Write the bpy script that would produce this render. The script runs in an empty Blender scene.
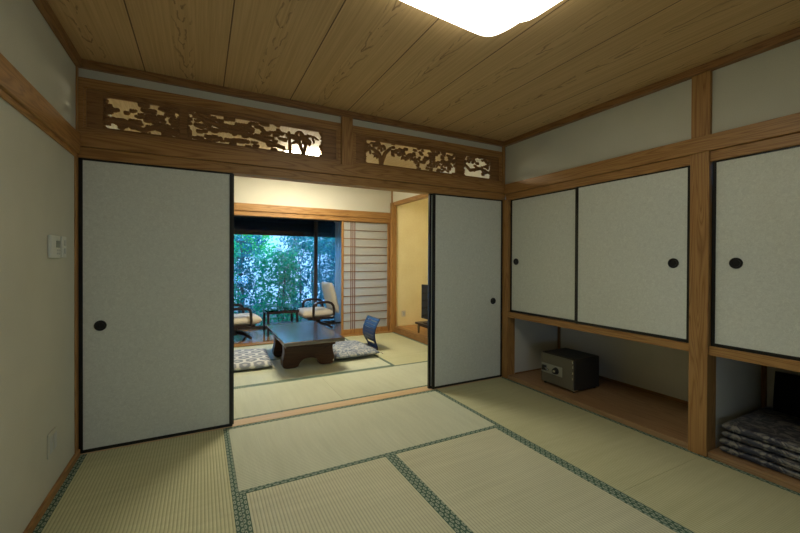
import bpy, bmesh, math, random
import numpy as np
from mathutils import Vector, Matrix
random.seed(7)
S = bpy.context.scene
C = S.collection
R = math.radians

# ------------------------------------------------------------------ materials
class NT:
    def __init__(s, name, rough=.5, spec=.5, **kw):
        s.m = bpy.data.materials.new(name); s.m.use_nodes = True
        s.t = s.m.node_tree; s.t.nodes.clear()
        s.out = s.t.nodes.new('ShaderNodeOutputMaterial')
        s.b = s.t.nodes.new('ShaderNodeBsdfPrincipled')
        s.b.inputs['Roughness'].default_value = rough
        s.b.inputs['Specular IOR Level'].default_value = spec
        for k, v in kw.items(): s.b.inputs[k.replace('_', ' ')].default_value = v
        s.t.links.new(s.b.outputs[0], s.out.inputs[0])
    def n(s, typ, **kw):
        o = s.t.nodes.new('ShaderNode' + typ)
        for k, v in kw.items(): setattr(o, k, v)
        return o
    def l(s, a, b): s.t.links.new(a, b)
    def val(s, x, sock):
        if isinstance(x, (int, float)): sock.default_value = x
        else: s.l(x, sock)
    def math(s, op, a, b=0, c=None):
        o = s.n('Math', operation=op); s.val(a, o.inputs[0]); s.val(b, o.inputs[1])
        if c is not None: s.val(c, o.inputs[2])
        return o.outputs[0]
    def coords(s, scale=(1, 1, 1), loc=(0, 0, 0)):
        tc = s.n('TexCoord'); mp = s.n('Mapping')
        mp.inputs['Scale'].default_value = scale; mp.inputs['Location'].default_value = loc
        s.l(tc.outputs['Object'], mp.inputs[0]); return mp.outputs[0]
    def sep(s, v):
        o = s.n('SeparateXYZ'); s.l(v, o.inputs[0]); return o.outputs
    def noise(s, v, scale=5, detail=3, rough=.5, dist=0):
        o = s.n('TexNoise'); s.l(v, o.inputs['Vector'])
        o.inputs['Scale'].default_value = scale; o.inputs['Detail'].default_value = detail
        o.inputs['Roughness'].default_value = rough; o.inputs['Distortion'].default_value = dist
        return o.outputs['Fac']
    def ramp(s, f, stops):
        o = s.n('ValToRGB'); s.l(f, o.inputs[0]); e = o.color_ramp.elements
        while len(e) < len(stops): e.new(.5)
        for i, (p, c) in enumerate(stops):
            e[i].position = p
            e[i].color = (*c, 1) if not isinstance(c, (int, float)) else (c, c, c, 1)
        return o.outputs[0]
    def mix(s, f, a, b, mode='MIX'):
        o = s.n('Mix', data_type='RGBA', blend_type=mode)
        s.val(f, o.inputs[0])
        for x, k in ((a, 6), (b, 7)):
            if isinstance(x, tuple): o.inputs[k].default_value = (*x, 1)
            else: s.l(x, o.inputs[k])
        return o.outputs[2]
    def color(s, c):
        if isinstance(c, tuple): s.b.inputs['Base Color'].default_value = (*c, 1)
        else: s.l(c, s.b.inputs['Base Color'])
        return s
    def bump(s, h, strength=.3, dist=.002):
        o = s.n('Bump'); o.inputs['Strength'].default_value = strength; o.inputs['Distance'].default_value = dist
        s.l(h, o.inputs['Height']); s.l(o.outputs[0], s.b.inputs['Normal'])
        return s

def plain(name, c, rough=.5, spec=.5, **kw): return NT(name, rough, spec, **kw).color(c).m

def wood(name, base, dark, axis='X', ring=1.0, rough=.45, spec=.4):
    N = NT(name, rough, spec)
    k = {'X': (.35, 6, 6), 'Y': (6, .35, 6), 'Z': (6, 6, .35)}[axis]
    v = N.coords(k)
    big = N.noise(v, 2.2 * ring, 2, .5, .6)
    rings = N.math('FRACT', N.math('MULTIPLY', big, 13))
    rings = N.math('ABSOLUTE', N.math('SUBTRACT', N.math('MULTIPLY', rings, 2), 1))
    k2 = {'X': (1.5, 90, 90), 'Y': (90, 1.5, 90), 'Z': (90, 90, 1.5)}[axis]
    fine = N.noise(N.coords(k2), 3, 3, .6)
    f = N.math('ADD', N.math('MULTIPLY', N.math('POWER', rings, 2), .62), N.math('MULTIPLY', fine, .55))
    N.color(N.ramp(f, [(.15, base), (1.1 if False else 1.0, dark)]))
    N.bump(fine, .12, .001)
    return N.m

def plaster(name, c, c2, scale=180, bump=.35, rough=.85):
    N = NT(name, rough, .2)
    v = N.coords()
    a = N.noise(v, scale, 4, .65); b = N.noise(v, 2.5, 3)
    N.color(N.ramp(N.math('ADD', N.math('MULTIPLY', a, .5), N.math('MULTIPLY', b, .5)), [(.35, c2), (.65, c)]))
    N.bump(a, bump, .002)
    return N.m

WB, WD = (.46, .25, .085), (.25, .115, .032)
M = {}
for ax in 'XYZ': M['wood' + ax] = wood('hinoki_beam_' + ax, WB, WD, ax)
for ax in 'XYZ': M['dwood' + ax] = wood('dark_cedar_' + ax, (.33, .17, .06), (.17, .075, .022), ax)  # darker cedar tone for boards and small trims
M['shelfY'] = wood('closet_floor_board', (.42, .26, .13), (.27, .15, .07), 'Y', .8, .4)
M['engawa'] = wood('veranda_floor_board', (.36, .20, .09), (.22, .11, .045), 'X', .8, .10, .9)
M['engawa'].node_tree.nodes['Principled BSDF'].inputs['IOR'].default_value = 1.7
def carve_mat():
    N = NT('carved_cedar', .55, .4)
    v = N.coords((1, 1, 1.6))
    a = N.noise(v, 30, 3, .6, 1.5)
    st = N.math('SINE', N.math('MULTIPLY', a, 60))
    N.color(N.ramp(N.noise(N.coords((2, 60, 60)), 2, 3), [(.3, (.34, .175, .062)), (.7, (.24, .115, .04))]))
    N.bump(st, .45, .002); return N.m
M['carve'] = carve_mat()
M['zataku'] = wood('table_lacquered_wood', (.055, .022, .009), (.02, .008, .004), 'X', .8, .16, 1.0)
M['zataku'].node_tree.nodes['Principled BSDF'].inputs['IOR'].default_value = 1.9
M['zleg'] = wood('table_leg_wood', (.075, .032, .012), (.03, .012, .005), 'X', .8, .38, .3)
M['wall'] = plaster('cream_plaster', (.63, .62, .52), (.55, .545, .455))
M['wall2'] = plaster('white_plaster', (.74, .72, .62), (.68, .66, .56))
M['niche'] = plaster('closet_plaster', (.66, .64, .56), (.58, .56, .48))
M['yellow'] = plaster('yellow_fibre_plaster', (.92, .83, .52), (.80, .69, .38), 60, .5)
M['black'] = plain('black_lacquer', (.008, .008, .008), .3)
M['pull'] = plain('dark_metal_pull', (.022, .022, .024), .38, .5, Metallic=.4)
M['white'] = plain('switch_plastic', (.68, .69, .62), .4)
M['lcd'] = plain('display_grey', (.22, .25, .22), .3)
M['greyp'] = plain('pale_grey_plastic', (.5, .52, .5), .4)

def ceiling_mat():
    N = NT('cedar_ceiling_planks', .5, .3)
    s = N.sep(N.coords())
    u0 = N.math('DIVIDE', N.math('SUBTRACT', s[0], .131), .4435)
    idx = N.math('FLOOR', u0)
    u = N.math('SUBTRACT', N.math('FRACT', u0), .5)
    # wander of the heart grain per plank
    cmb = N.n('CombineXYZ'); N.l(N.math('MULTIPLY', idx, 7.3), cmb.inputs[0]); N.l(s[1], cmb.inputs[1])
    wob = N.noise(cmb.outputs[0], 2.0, 2)
    cmb2 = N.n('CombineXYZ'); N.l(N.math('MULTIPLY', s[0], 5), cmb2.inputs[0]); N.l(N.math('MULTIPLY', s[1], 2.5), cmb2.inputs[1])
    nz = N.noise(cmb2.outputs[0], 2.4, 3)
    uu = N.math('ADD', u, N.math('MULTIPLY', N.math('SUBTRACT', wob, .5), .16))
    au = N.math('ABSOLUTE', uu)
    off = N.math('FRACT', N.math('MULTIPLY', N.math('SINE', N.math('MULTIPLY', idx, 12.9898)), 43.7))
    ph = N.math('ADD', N.math('ADD', N.math('MULTIPLY', s[1], 4.2), N.math('MULTIPLY', off, 5)), N.math('ADD', N.math('MULTIPLY', au, 12), N.math('MULTIPLY', nz, 2.2)))
    fr = N.math('FRACT', ph)
    line = N.math('SUBTRACT', 1, N.math('MULTIPLY', N.math('ABSOLUTE', N.math('SUBTRACT', fr, .5)), 6))
    line = N.math('MAXIMUM', line, 0)
    rough_mask = N.math('GREATER_THAN', N.noise(N.coords((14, 5, 1)), 2, 2), .46)
    heart = N.math('MAXIMUM', N.math('SUBTRACT', 1, N.math('MULTIPLY', au, 9)), 0)
    cath = N.math('MULTIPLY', N.math('MULTIPLY', line, N.math('POWER', heart, .5)), rough_mask)
    fine = N.noise(N.coords((70, 1.0, 1)), 1.5, 3, .6)
    base = N.ramp(fine, [(.3, (.52, .335, .155)), (.7, (.68, .465, .235))])
    c = N.mix(N.math('MULTIPLY', cath, .85), base, (.15, .07, .025))
    seam = N.math('GREATER_THAN', N.math('ABSOLUTE', u), .4925)
    c = N.mix(N.math('MULTIPLY', seam, .85), c, (.07, .03, .012))
    N.color(c); N.bump(N.math('SUBTRACT', 1, seam), .6, .004)
    return N.m
M['ceiling'] = ceiling_mat()

def tatami_mat(axis, base, light):
    N = NT('woven_rush_' + axis, .62, .25)
    s = N.sep(N.coords())
    across, along = (s[0], s[1]) if axis == 'Y' else (s[1], s[0])
    w = N.math('FRACT', N.math('DIVIDE', across, .0155))
    rib = N.math('SINE', N.math('MULTIPLY', w, math.pi))
    k = (70, 2, 1) if axis == 'Y' else (2, 70, 1)
    k2 = (3, 300, 1) if axis == 'Y' else (300, 3, 1)
    rush = N.noise(N.coords(k2), 1, 3)
    patch = N.noise(N.coords((1, 1, 1)), 2.2, 2)
    streak = N.noise(N.coords((2, 26, 1) if axis == 'Y' else (26, 2, 1)), 1, 2)
    f = N.math('ADD', N.math('MULTIPLY', rush, .35), N.math('ADD', N.math('MULTIPLY', patch, .3), N.math('MULTIPLY', streak, .35)))
    c = N.ramp(f, [(.3, base), (.72, light)])
    gap = N.math('MULTIPLY', N.math('POWER', N.math('SUBTRACT', 1, rib), 2), .62)
    c = N.mix(gap, c, tuple(x * .40 for x in base))
    N.color(c)
    N.bump(N.math('ADD', rib, N.math('MULTIPLY', rush, .5)), .55, .002)
    return N.m
M['rushY'] = tatami_mat('Y', (.52, .515, .30), (.67, .66, .42))
M['rushSheen'] = tatami_mat('Y', (.55, .545, .38), (.70, .69, .50))  # paler centre mats: the rush's directional sheen put into the colour
M['rushX'] = tatami_mat('X', (.53, .56, .415), (.67, .695, .535))  # greyer tint: sheen of the crosswise weave, also put into the colour

def heri_mat(axis):
    N = NT('green_border_cloth_' + axis, .7, .2)
    s = N.sep(N.coords())
    across, along = (s[0], s[1]) if axis == 'Y' else (s[1], s[0])
    a = N.math('DIVIDE', across, .0175)
    row = N.math('FLOOR', a)
    l = N.math('ADD', N.math('DIVIDE', along, .040), N.math('MULTIPLY', row, .5))
    du = N.math('SUBTRACT', N.math('FRACT', a), .5); dv = N.math('SUBTRACT', N.math('FRACT', l), .5)
    d = N.math('SQRT', N.math('ADD', N.math('MULTIPLY', du, du), N.math('MULTIPLY', dv, dv)))
    ring = N.math('MULTIPLY', N.math('LESS_THAN', d, .38), N.math('GREATER_THAN', d, .13))
    wv = N.noise(N.coords(), 700, 1)
    c = N.mix(N.math('MULTIPLY', ring, N.math('ADD', .35, N.math('MULTIPLY', wv, .5))), (.065, .125, .09), (.52, .58, .46))
    N.color(c); return N.m
M['heriX'], M['heriY'] = heri_mat('X'), heri_mat('Y')

def fusuma_mat():
    N = NT('silvery_crinkle_paper', .55, .35)
    v = N.coords()
    a = N.noise(v, 55, 5, .75, 1.2); b = N.noise(v, 260, 2)
    N.color(N.ramp(N.math('ADD', N.math('MULTIPLY', a, .7), N.math('MULTIPLY', b, .3)), [(.38, (.64, .665, .60)), (.56, (.74, .77, .70)), (.72, (.86, .88, .82))]))
    N.bump(a, .35, .002); return N.m
M['fusuma'] = fusuma_mat()

def shoji_mat():
    N = NT('shoji_paper', .8, .1)
    f = N.noise(N.coords(), 90, 4, .7)
    N.color(N.ramp(f, [(.3, (.80, .80, .77)), (.7, (.87, .87, .84))]))
    tr = N.n('BsdfTranslucent'); tr.inputs[0].default_value = (.8, .8, .76, 1)
    mx = N.n('MixShader'); mx.inputs[0].default_value = .6
    N.l(N.b.outputs[0], mx.inputs[1]); N.l(tr.outputs[0], mx.inputs[2]); N.l(mx.outputs[0], N.out.inputs[0])
    return N.m
M['shoji'] = shoji_mat()

def glass_mat(name, tint=(1, 1, 1), gloss=.08):
    N = NT(name)
    t = N.n('BsdfTransparent'); t.inputs[0].default_value = (*tint, 1)
    g = N.n('BsdfGlossy'); g.inputs['Roughness'].default_value = .02
    fr = N.n('Fresnel'); fr.inputs[0].default_value = 1.4
    mx = N.n('MixShader'); N.l(fr.outputs[0], mx.inputs[0]); N.l(t.outputs[0], mx.inputs[1]); N.l(g.outputs[0], mx.inputs[2])
    N.l(mx.outputs[0], N.out.inputs[0]); return N.m
M['glass'] = glass_mat('window_glass', (.93, .98, .98))
M['tglass'] = glass_mat('table_glass', (.75, .88, .92))

def veil(name, col, a):
    N = NT(name, .9, .1); N.color(col)
    t = N.n('BsdfTransparent'); tl = N.n('BsdfTranslucent'); tl.inputs[0].default_value = (*col, 1)
    m1 = N.n('MixShader'); m1.inputs[0].default_value = .6
    N.l(N.b.outputs[0], m1.inputs[1]); N.l(tl.outputs[0], m1.inputs[2])
    mx = N.n('MixShader'); mx.inputs[0].default_value = a
    N.l(t.outputs[0], mx.inputs[1]); N.l(m1.outputs[0], mx.inputs[2]); N.l(mx.outputs[0], N.out.inputs[0]); return N.m
M['curtain'] = veil('sheer_curtain', (.72, .8, .86), .8)
M['screen'] = veil('insect_screen_mesh', (.10, .24, .30), .18)

def emit(name, c, s):
    N = NT(name); e = N.n('Emission'); e.inputs[0].default_value = (*c, 1); e.inputs[1].default_value = s
    N.l(e.outputs[0], N.out.inputs[0]); return N.m
M['lampN'] = emit('lit_diffuser_near', (.97, .96, .80), 5.9)
M['lampF'] = emit('lit_diffuser_far', (1.0, .92, .70), 32)

def leaf(name, c, c2):
    N = NT(name, .45, .4)
    v = N.coords(); f = N.noise(v, 9, 2)
    N.color(N.ramp(f, [(.35, c), (.65, c2)]))
    tl = N.n('BsdfTranslucent'); tl.inputs[0].default_value = (c2[0] * 1.2, c2[1] * 1.4, c2[2], 1)
    mx = N.n('MixShader'); mx.inputs[0].default_value = .4
    N.l(N.b.outputs[0], mx.inputs[1]); N.l(tl.outputs[0], mx.inputs[2]); N.l(mx.outputs[0], N.out.inputs[0]); return N.m
M['leafA'] = leaf('broad_leaf', (.005, .10, .09), (.015, .32, .14))
M['leafB'] = leaf('blueish_leaf', (.003, .055, .10), (.006, .17, .16))
M['leafC'] = leaf('pale_leaf', (.01, .22, .06), (.05, .52, .08))
M['bark'] = wood('tree_bark', (.10, .08, .06), (.04, .03, .025), 'Z', 2, .9)
M['soil'] = plaster('garden_soil', (.16, .15, .12), (.09, .08, .06), 20)
M['gwall'] = plaster('pale_garden_wall', (.96, .82, .76), (.60, .52, .50), 4)
M['bluesheen'] = plain('chair_lacquer_blue_sheen', (.010, .022, .070), .42, .35)  # the window's blue reflection on dark lacquer, put into the base colour
M['darkw'] = plain('dark_bentwood', (.022, .012, .010), .3, .5)
M['cream'] = plaster('cream_upholstery', (.74, .68, .58), (.66, .59, .48), 300, .3)
M['blind'] = plain('dark_blind_cloth', (.012, .016, .028), .9, .1)
M['bronze'] = plain('dark_bronze_sash', (.10, .075, .06), .4, .5, Metallic=.5)
M['tv'] = plain('tv_plastic', (.01, .01, .012), .35)
M['tvs'] = plain('tv_screen', (.006, .007, .010), .12, .6)
M['safe'] = plaster('safe_grey_paint', (.04, .038, .032), (.028, .026, .022), 400, .2, .42)
M['safed'] = plaster('safe_door_paint', (.17, .155, .11), (.12, .11, .08), 400, .2, .40)
M['plate'] = plain('control_plate_grey', (.36, .36, .30), .35, .5, Metallic=.3)
M['chrome'] = plain('chrome', (.75, .75, .72), .18, .5, Metallic=1)
M['blackc'] = plain('black_cloth', (.007, .007, .008), .9, .1)

def hexcloth():
    N = NT('tortoiseshell_cloth', .8, .2)
    q = N.sep(N.coords((7.2, 7.2, 1)))
    def lat(ox, oy):
        a = N.math('SUBTRACT', N.math('FRACT', N.math('ADD', q[0], ox)), .5)
        b = N.math('MULTIPLY', N.math('SUBTRACT', N.math('FRACT', N.math('ADD', N.math('DIVIDE', q[1], 1.732), oy)), .5), 1.732)
        a = N.math('ABSOLUTE', a); b = N.math('ABSOLUTE', b)
        return N.math('MAXIMUM', a, N.math('ADD', N.math('MULTIPLY', a, .5), N.math('MULTIPLY', b, .866)))
    f = N.math('MINIMUM', lat(0, 0), lat(.5, .5))
    n = N.noise(N.coords(), 60, 3)
    f = N.math('ADD', f, N.math('MULTIPLY', N.math('SUBTRACT', n, .5), .15))
    c = N.ramp(f, [(.12, (.42, .43, .43)), (.2, (.20, .22, .26)), (.36, (.22, .24, .27)), (.43, (.58, .58, .55))])
    N.color(c); return N.m
M['hex'] = hexcloth()
def floralcloth():
    N = NT('mottled_floral_cloth', .8, .2)
    n = N.noise(N.coords((1, 1, .3)), 17, 4, .7, 1.6)
    N.color(N.ramp(n, [(.42, (.12, .15, .21)), (.52, (.30, .33, .36)), (.62, (.52, .51, .46))])); return N.m
M['floral'] = floralcloth()
def brocade():
    N = NT('dark_leaf_brocade', .42, .5)
    n = N.noise(N.coords((1, .8, .8)), 13, 3, .6, 2.6)
    N.color(N.ramp(n, [(.44, (.032, .036, .058)), (.5, (.09, .09, .10)), (.58, (.24, .23, .21))])); N.bump(n, .3, .003); return N.m
M['brocade'] = brocade()

# ------------------------------------------------------------------ mesh builder
class MB:
    def __init__(s): s.v = []; s.f = []; s.sm = []
    def add(s, vs, fs, smooth=False):
        b = len(s.v); s.v += [tuple(v) for v in vs]; s.f += [tuple(i + b for i in f) for f in fs]; s.sm += [smooth] * len(fs); return s
    def box(s, x0, x1, y0, y1, z0, z1):
        vs = [(x, y, z) for x in (x0, x1) for y in (y0, y1) for z in (z0, z1)]
        return s.add(vs, [(0, 1, 3, 2), (4, 6, 7, 5), (0, 4, 5, 1), (2, 3, 7, 6), (0, 2, 6, 4), (1, 5, 7, 3)])
    def prism(s, pts, axis, a, b):
        """pts: 2-D outline; axis: extrusion axis; a, b extents"""
        def P(p, t):
            return {'X': (t, p[0], p[1]), 'Y': (p[0], t, p[1]), 'Z': (p[0], p[1], t)}[axis]
        n = len(pts)
        vs = [P(p, a) for p in pts] + [P(p, b) for p in pts]
        fs = [tuple(range(n)), tuple(range(2 * n - 1, n - 1, -1))] + [(i, (i + 1) % n, n + (i + 1) % n, n + i) for i in range(n)]
        return s.add(vs, fs)
    def lathe(s, prof, c=(0, 0, 0), axis='Z', seg=24):
        vs = []; fs = []
        for i in range(seg):
            t = 2 * math.pi * i / seg
            for r, h in prof:
                p = {'Z': (r * math.cos(t), r * math.sin(t), h), 'Y': (r * math.cos(t), h, r * math.sin(t)), 'X': (h, r * math.cos(t), r * math.sin(t))}[axis]
                vs.append((c[0] + p[0], c[1] + p[1], c[2] + p[2]))
        k = len(prof)
        for i in range(seg):
            j = (i + 1) % seg
            for q in range(k - 1): fs.append((i * k + q, j * k + q, j * k + q + 1, i * k + q + 1))
        return s.add(vs, fs, True)
    def tube(s, pts, r, seg=8, closed=False, r2=None):
        pts = [Vector(p) for p in pts]; n = len(pts); vs = []; fs = []
        prev = None
        for i, p in enumerate(pts):
            if closed: d = pts[(i + 1) % n] - pts[i - 1]
            else: d = pts[min(i + 1, n - 1)] - pts[max(i - 1, 0)]
            d.normalize()
            if prev is None:
                a = d.orthogonal().normalized()
            else:
                a = (prev - d * prev.dot(d)).normalized()
            prev = a; b = d.cross(a)
            rr = r if r2 is None else r + (r2 - r) * i / (n - 1)
            for k in range(seg):
                t = 2 * math.pi * k / seg
                vs.append(p + (a * math.cos(t) + b * math.sin(t)) * rr)
        m = n if closed else n - 1
        for i in range(m):
            for k in range(seg):
                fs.append((i * seg + k, i * seg + (k + 1) % seg, ((i + 1) % n) * seg + (k + 1) % seg, ((i + 1) % n) * seg + k))
        if not closed:
            fs.append(tuple(range(seg - 1, -1, -1))); fs.append(tuple(range((n - 1) * seg, n * seg)))
        return s.add(vs, fs, True)
    def pillow(s, lx, ly, h, c=(0, 0, 0), n=18, p=5, ex=.45, base=0, puff=1.0, seed=0, wr=0):
        """closed soft slab: superellipse footprint, bulged top"""
        rnd = random.Random(seed); ph = [rnd.uniform(0, 6) for _ in range(4)]
        vs = []; fs = []
        for side in (1, -1):
            for i in range(n + 1):
                for j in range(n + 1):
                    u = -1 + 2 * i / n; v = -1 + 2 * j / n
                    u = math.sin(u * math.pi / 2); v = math.sin(v * math.pi / 2)
                    e = (1 - abs(u) ** p) * (1 - abs(v) ** p)
                    z = (max(e, 0)) ** ex
                    w = wr * math.sin(5 * u + ph[0] + 2 * v) * math.sin(4 * v + ph[1])
                    if side == 1: zz = h * (.5 + .5 * z * (1 + .25 * (puff - 1) * (1 - u * u) * (1 - v * v))) + w * z
                    else: zz = h * (.5 - .5 * z)
                    vs.append((c[0] + u * lx / 2, c[1] + v * ly / 2, c[2] + base + zz))
        k = (n + 1) ** 2
        for i in range(n):
            for j in range(n):
                a = i * (n + 1) + j
                fs.append((a, a + n + 1, a + n + 2, a + 1)); fs.append((k + a, k + a + 1, k + a + n + 2, k + a + n + 1))
        return s.add(vs, fs, True)
    def xf(s, mat):
        s.v = [tuple(mat @ Vector(v)) for v in s.v]; return s
    def build(s, name, m, parent=None, bevel=0, loc=None, mods=None):
        me = bpy.data.meshes.new(name)
        if loc is None and parent is None and s.v:
            xs, ys, zs = zip(*s.v); loc = ((min(xs) + max(xs)) / 2, (min(ys) + max(ys)) / 2, min(zs))
            me.from_pydata([(a - loc[0], b - loc[1], c - loc[2]) for a, b, c in s.v], [], s.f)
        else: me.from_pydata(s.v, [], s.f)
        bm = bmesh.new(); bm.from_mesh(me); bmesh.ops.remove_doubles(bm, verts=bm.verts, dist=1e-5)
        bmesh.ops.recalc_face_normals(bm, faces=bm.faces); bm.to_mesh(me); bm.free()
        if any(s.sm):
            for p in me.polygons: p.use_smooth = True
        me.materials.append(m if not isinstance(m, str) else M[m])
        o = bpy.data.objects.new(name, me); C.objects.link(o)
        if any(s.sm):
            es = o.modifiers.new('es', 'EDGE_SPLIT'); es.split_angle = R(40)
        if loc: o.location = loc
        if parent is not None: o.parent = parent
        if bevel:
            b = o.modifiers.new('bevel', 'BEVEL'); b.width = bevel; b.segments = 2; b.limit_method = 'ANGLE'; b.angle_limit = R(40)
        return o

def keepworld(m):  # nothing to do: object coordinates differ only by an offset
    return m
def tag(o, label=None, cat=None, group=None, kind=None):
    if label: o['label'] = label
    if cat: o['category'] = cat
    if group: o['group'] = group
    if kind: o['kind'] = kind
    return o
def empty(name, loc=(0, 0, 0), rz=0, **kw):
    o = bpy.data.objects.new(name, None); C.objects.link(o); o.location = loc; o.rotation_euler = (0, 0, rz)
    o.empty_display_size = .1
    return tag(o, **kw)
def copy_tree(o, parent=None):
    c = o.copy(); C.objects.link(c); c.parent = parent
    for ch in o.children: copy_tree(ch, c)
    return c
TN = [0]
def trim(m, mat, bevel=.003):
    TN[0] += 1
    return tag(m.build('trim_%d' % TN[0], mat, bevel=bevel), kind='structure')
def struct(name, m, mat, bevel=0, loc=None):
    return tag(m.build(name, mat, bevel=bevel, loc=loc), kind='structure')

# ------------------------------------------------------------------ dimensions
XL, XR, YB = -.652, 2.668, 2.862
YN = -.72            # wall behind the camera
ZC = 2.335           # ceiling boards
ZD = 1.76            # door head
YF = 5.50            # far room's shoji line
XR2 = 2.74           # far room's right side
YW = 6.80            # veranda window line

# ------------------------------------------------------------------ floors
struct('floor', MB().box(XL - .1, 3.5, YN - .1, 7.0, -.14, -.055), 'soil')
struct('floor_veranda', MB().box(XL - .1, 3.6, YF + .05, YW + .05, -.055, -.004), 'engawa')
struct('ground', MB().box(-9, 13, YW + .06, 20, -.40, -.30), 'soil')

def tatami(x0, x1, y0, y1, axis, label, rush='rushY'):
    t = empty('tatami_mat', ((x0 + x1) / 2, (y0 + y1) / 2, -.055), label=label, cat='tatami mat')
    hx, hy = (x1 - x0) / 2 - .0008, (y1 - y0) / 2 - .0008
    h = .032
    if axis == 'Y':
        MB().box(-hx + h, hx - h, -hy, hy, 0, .053).build('woven_surface', rush, t)
        for s in (-1, 1):
            a, b = sorted((s * hx, s * (hx - h)))
            MB().box(a, b, -hy, hy, 0, .0542).build('cloth_border', 'heriY', t)
    else:
        MB().box(-hx, hx, -hy + h, hy - h, 0, .053).build('woven_surface', 'rushX', t)
        for s in (-1, 1):
            a, b = sorted((s * hy, s * (hy - h)))
            MB().box(-hx, hx, a, b, 0, .0542).build('cloth_border', 'heriX', t)
    return t
# near room
tatami(-.636, .165, 1.15, 2.862, 'Y', 'tatami mat lying along the left wall in front of the closed left sliding door')
tatami(-.636, .165, YN, 1.15, 'Y', 'tatami mat along the left wall nearest the camera, mostly out of frame')
tatami(.165, 1.842, 2.018, 2.862, 'X', 'wide tatami mat lying crosswise right before the doorway threshold')
tatami(.165, .998, .35, 2.018, 'Y', 'ribbed tatami mat at bottom centre, left of the central green border', 'rushSheen')
tatami(.998, 1.842, .35, 2.018, 'Y', 'tatami mat right of the central green border in the foreground', 'rushSheen')
tatami(1.842, XR, 1.165, 2.862, 'Y', 'long tatami mat along the closet under the safe')
tatami(1.842, XR, YN, 1.165, 'Y', 'tatami mat at bottom right in front of the niche with folded bedding')
tatami(.165, 1.842, YN, .35, 'X', 'crosswise tatami mat at the camera end of the near room')
# far room
tatami(.165, 1.05, 2.968, 3.72, 'X', 'plain half mat on the left just beyond the doorway threshold')
tatami(1.05, XR2, 2.968, 3.72, 'X', 'tatami mat on the right just beyond the doorway threshold')
tatami(1.86, XR2, 3.72, YF - .06, 'Y', 'yellowish far tatami mat beside the raised alcove, under the dark floor chair')
tatami(.165, 1.86, 3.72, 4.57, 'X', 'far room tatami mat under the near half of the low table')
tatami(.165, 1.86, 4.57, YF - .06, 'X', 'far room tatami mat under the veranda half of the low table')
tatami(XL, .165, 2.968, YF - .06, 'Y', 'far room tatami mat behind the left sliding door')
# thresholds and base trims
M['sill'] = wood('worn_sill', (.70, .51, .30), (.54, .36, .19), 'X')
trim(MB().box(XL, 2.75, YB, 2.968, -.055, .002), 'sill')
trim(MB().box(XL, 2.80, YF - .06, YF + .06, -.055, .012), 'woodX')
trim(MB().box(XL, -.636, YN, YB, -.055, .035), 'woodY')

# ------------------------------------------------------------------ near room shell
struct('wall_left', MB().box(XL - .1, XL, YN, YF, -.06, 2.42), 'wall')
struct('ceiling', MB().box(XL, 3.5, YN, 2.86, ZC, ZC + .03), 'ceiling', loc=(0, 0, 0))
# wall behind camera, with a garden window in it
nw = MB()
nw.box(XL, .7, YN - .1, YN, -.06, 2.42).box(1.5, 3.5, YN - .1, YN, -.06, 2.42).box(.7, 1.5, YN - .1, YN, -.06, .25).box(.7, 1.5, YN - .1, YN, .60, 2.42)
struct('wall_near', nw, 'wall')
w2 = tag(empty('window_2', (1.1, YN - .05, .25)), kind='structure')
fm = MB()
for x in (-.4, -.02, .36): fm.box(x, x + .04, -.02, .02, 0, .35)
fm.box(-.4, .4, -.02, .02, 0, .04).box(-.4, .4, -.02, .02, .31, .35).build('window_frame', 'bronze', w2)
MB().box(-.36, .36, -.003, .003, .04, .31).build('pane', 'glass', w2)

# right wall above the closet
rw = MB().box(XR + .012, XR + .1, YN, 2.9, 1.80, 2.42)
struct('wall_right', rw, 'wall')
struct('wall_back', MB().box(XL, 2.75, 2.868, 2.93, 2.225, 2.42), 'wall')
# head beams
for (m, a) in ((MB().box(XL, 2.68, 2.842, 2.97, 1.825, 1.912), 'X'), (MB().box(XL, 2.68, 2.858, 2.962, ZD, 1.825), 'X')):
    trim(m, 'wood' + a)
trim(MB().box(XR - .022, XR + .08, YN, 2.842, 1.815, 1.91), 'woodY')
trim(MB().box(XR - .004, XR + .085, YN, 2.842, ZD - .006, 1.815), 'woodY')
trim(MB().box(XL, XL + .022, YN, 2.842, 1.778, 1.892), 'woodY')
trim(MB().box(XL, XL + .01, YN, 2.842, 1.752, 1.778), 'woodY')
# ceiling cornice
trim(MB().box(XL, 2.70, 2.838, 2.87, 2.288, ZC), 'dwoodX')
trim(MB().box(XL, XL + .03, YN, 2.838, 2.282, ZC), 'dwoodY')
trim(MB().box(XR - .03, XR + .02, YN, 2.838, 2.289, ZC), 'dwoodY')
# posts
trim(MB().box(XL, -.6465, 2.812, 2.97, 0, ZD), 'woodZ')
trim(MB().box(XL, -.644, 2.840, 2.97, 1.912, 2.29), 'woodZ')
trim(MB().box(2.655, 2.76, 2.80, 2.97, -.0, ZD), 'woodZ')
trim(MB().box(2.640, 2.665, 2.846, 2.97, 1.912, 2.29), 'woodZ')
trim(MB().box(2.650, 2.76, 1.137, 1.235, -.0, 1.815), 'woodZ')
trim(MB().box(2.656, 2.76, 1.137, 1.235, 1.91, 2.29), 'woodZ')
trim(MB().box(.970, 1.064, 2.846, 2.95, 1.912, 2.289), 'woodZ')

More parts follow.
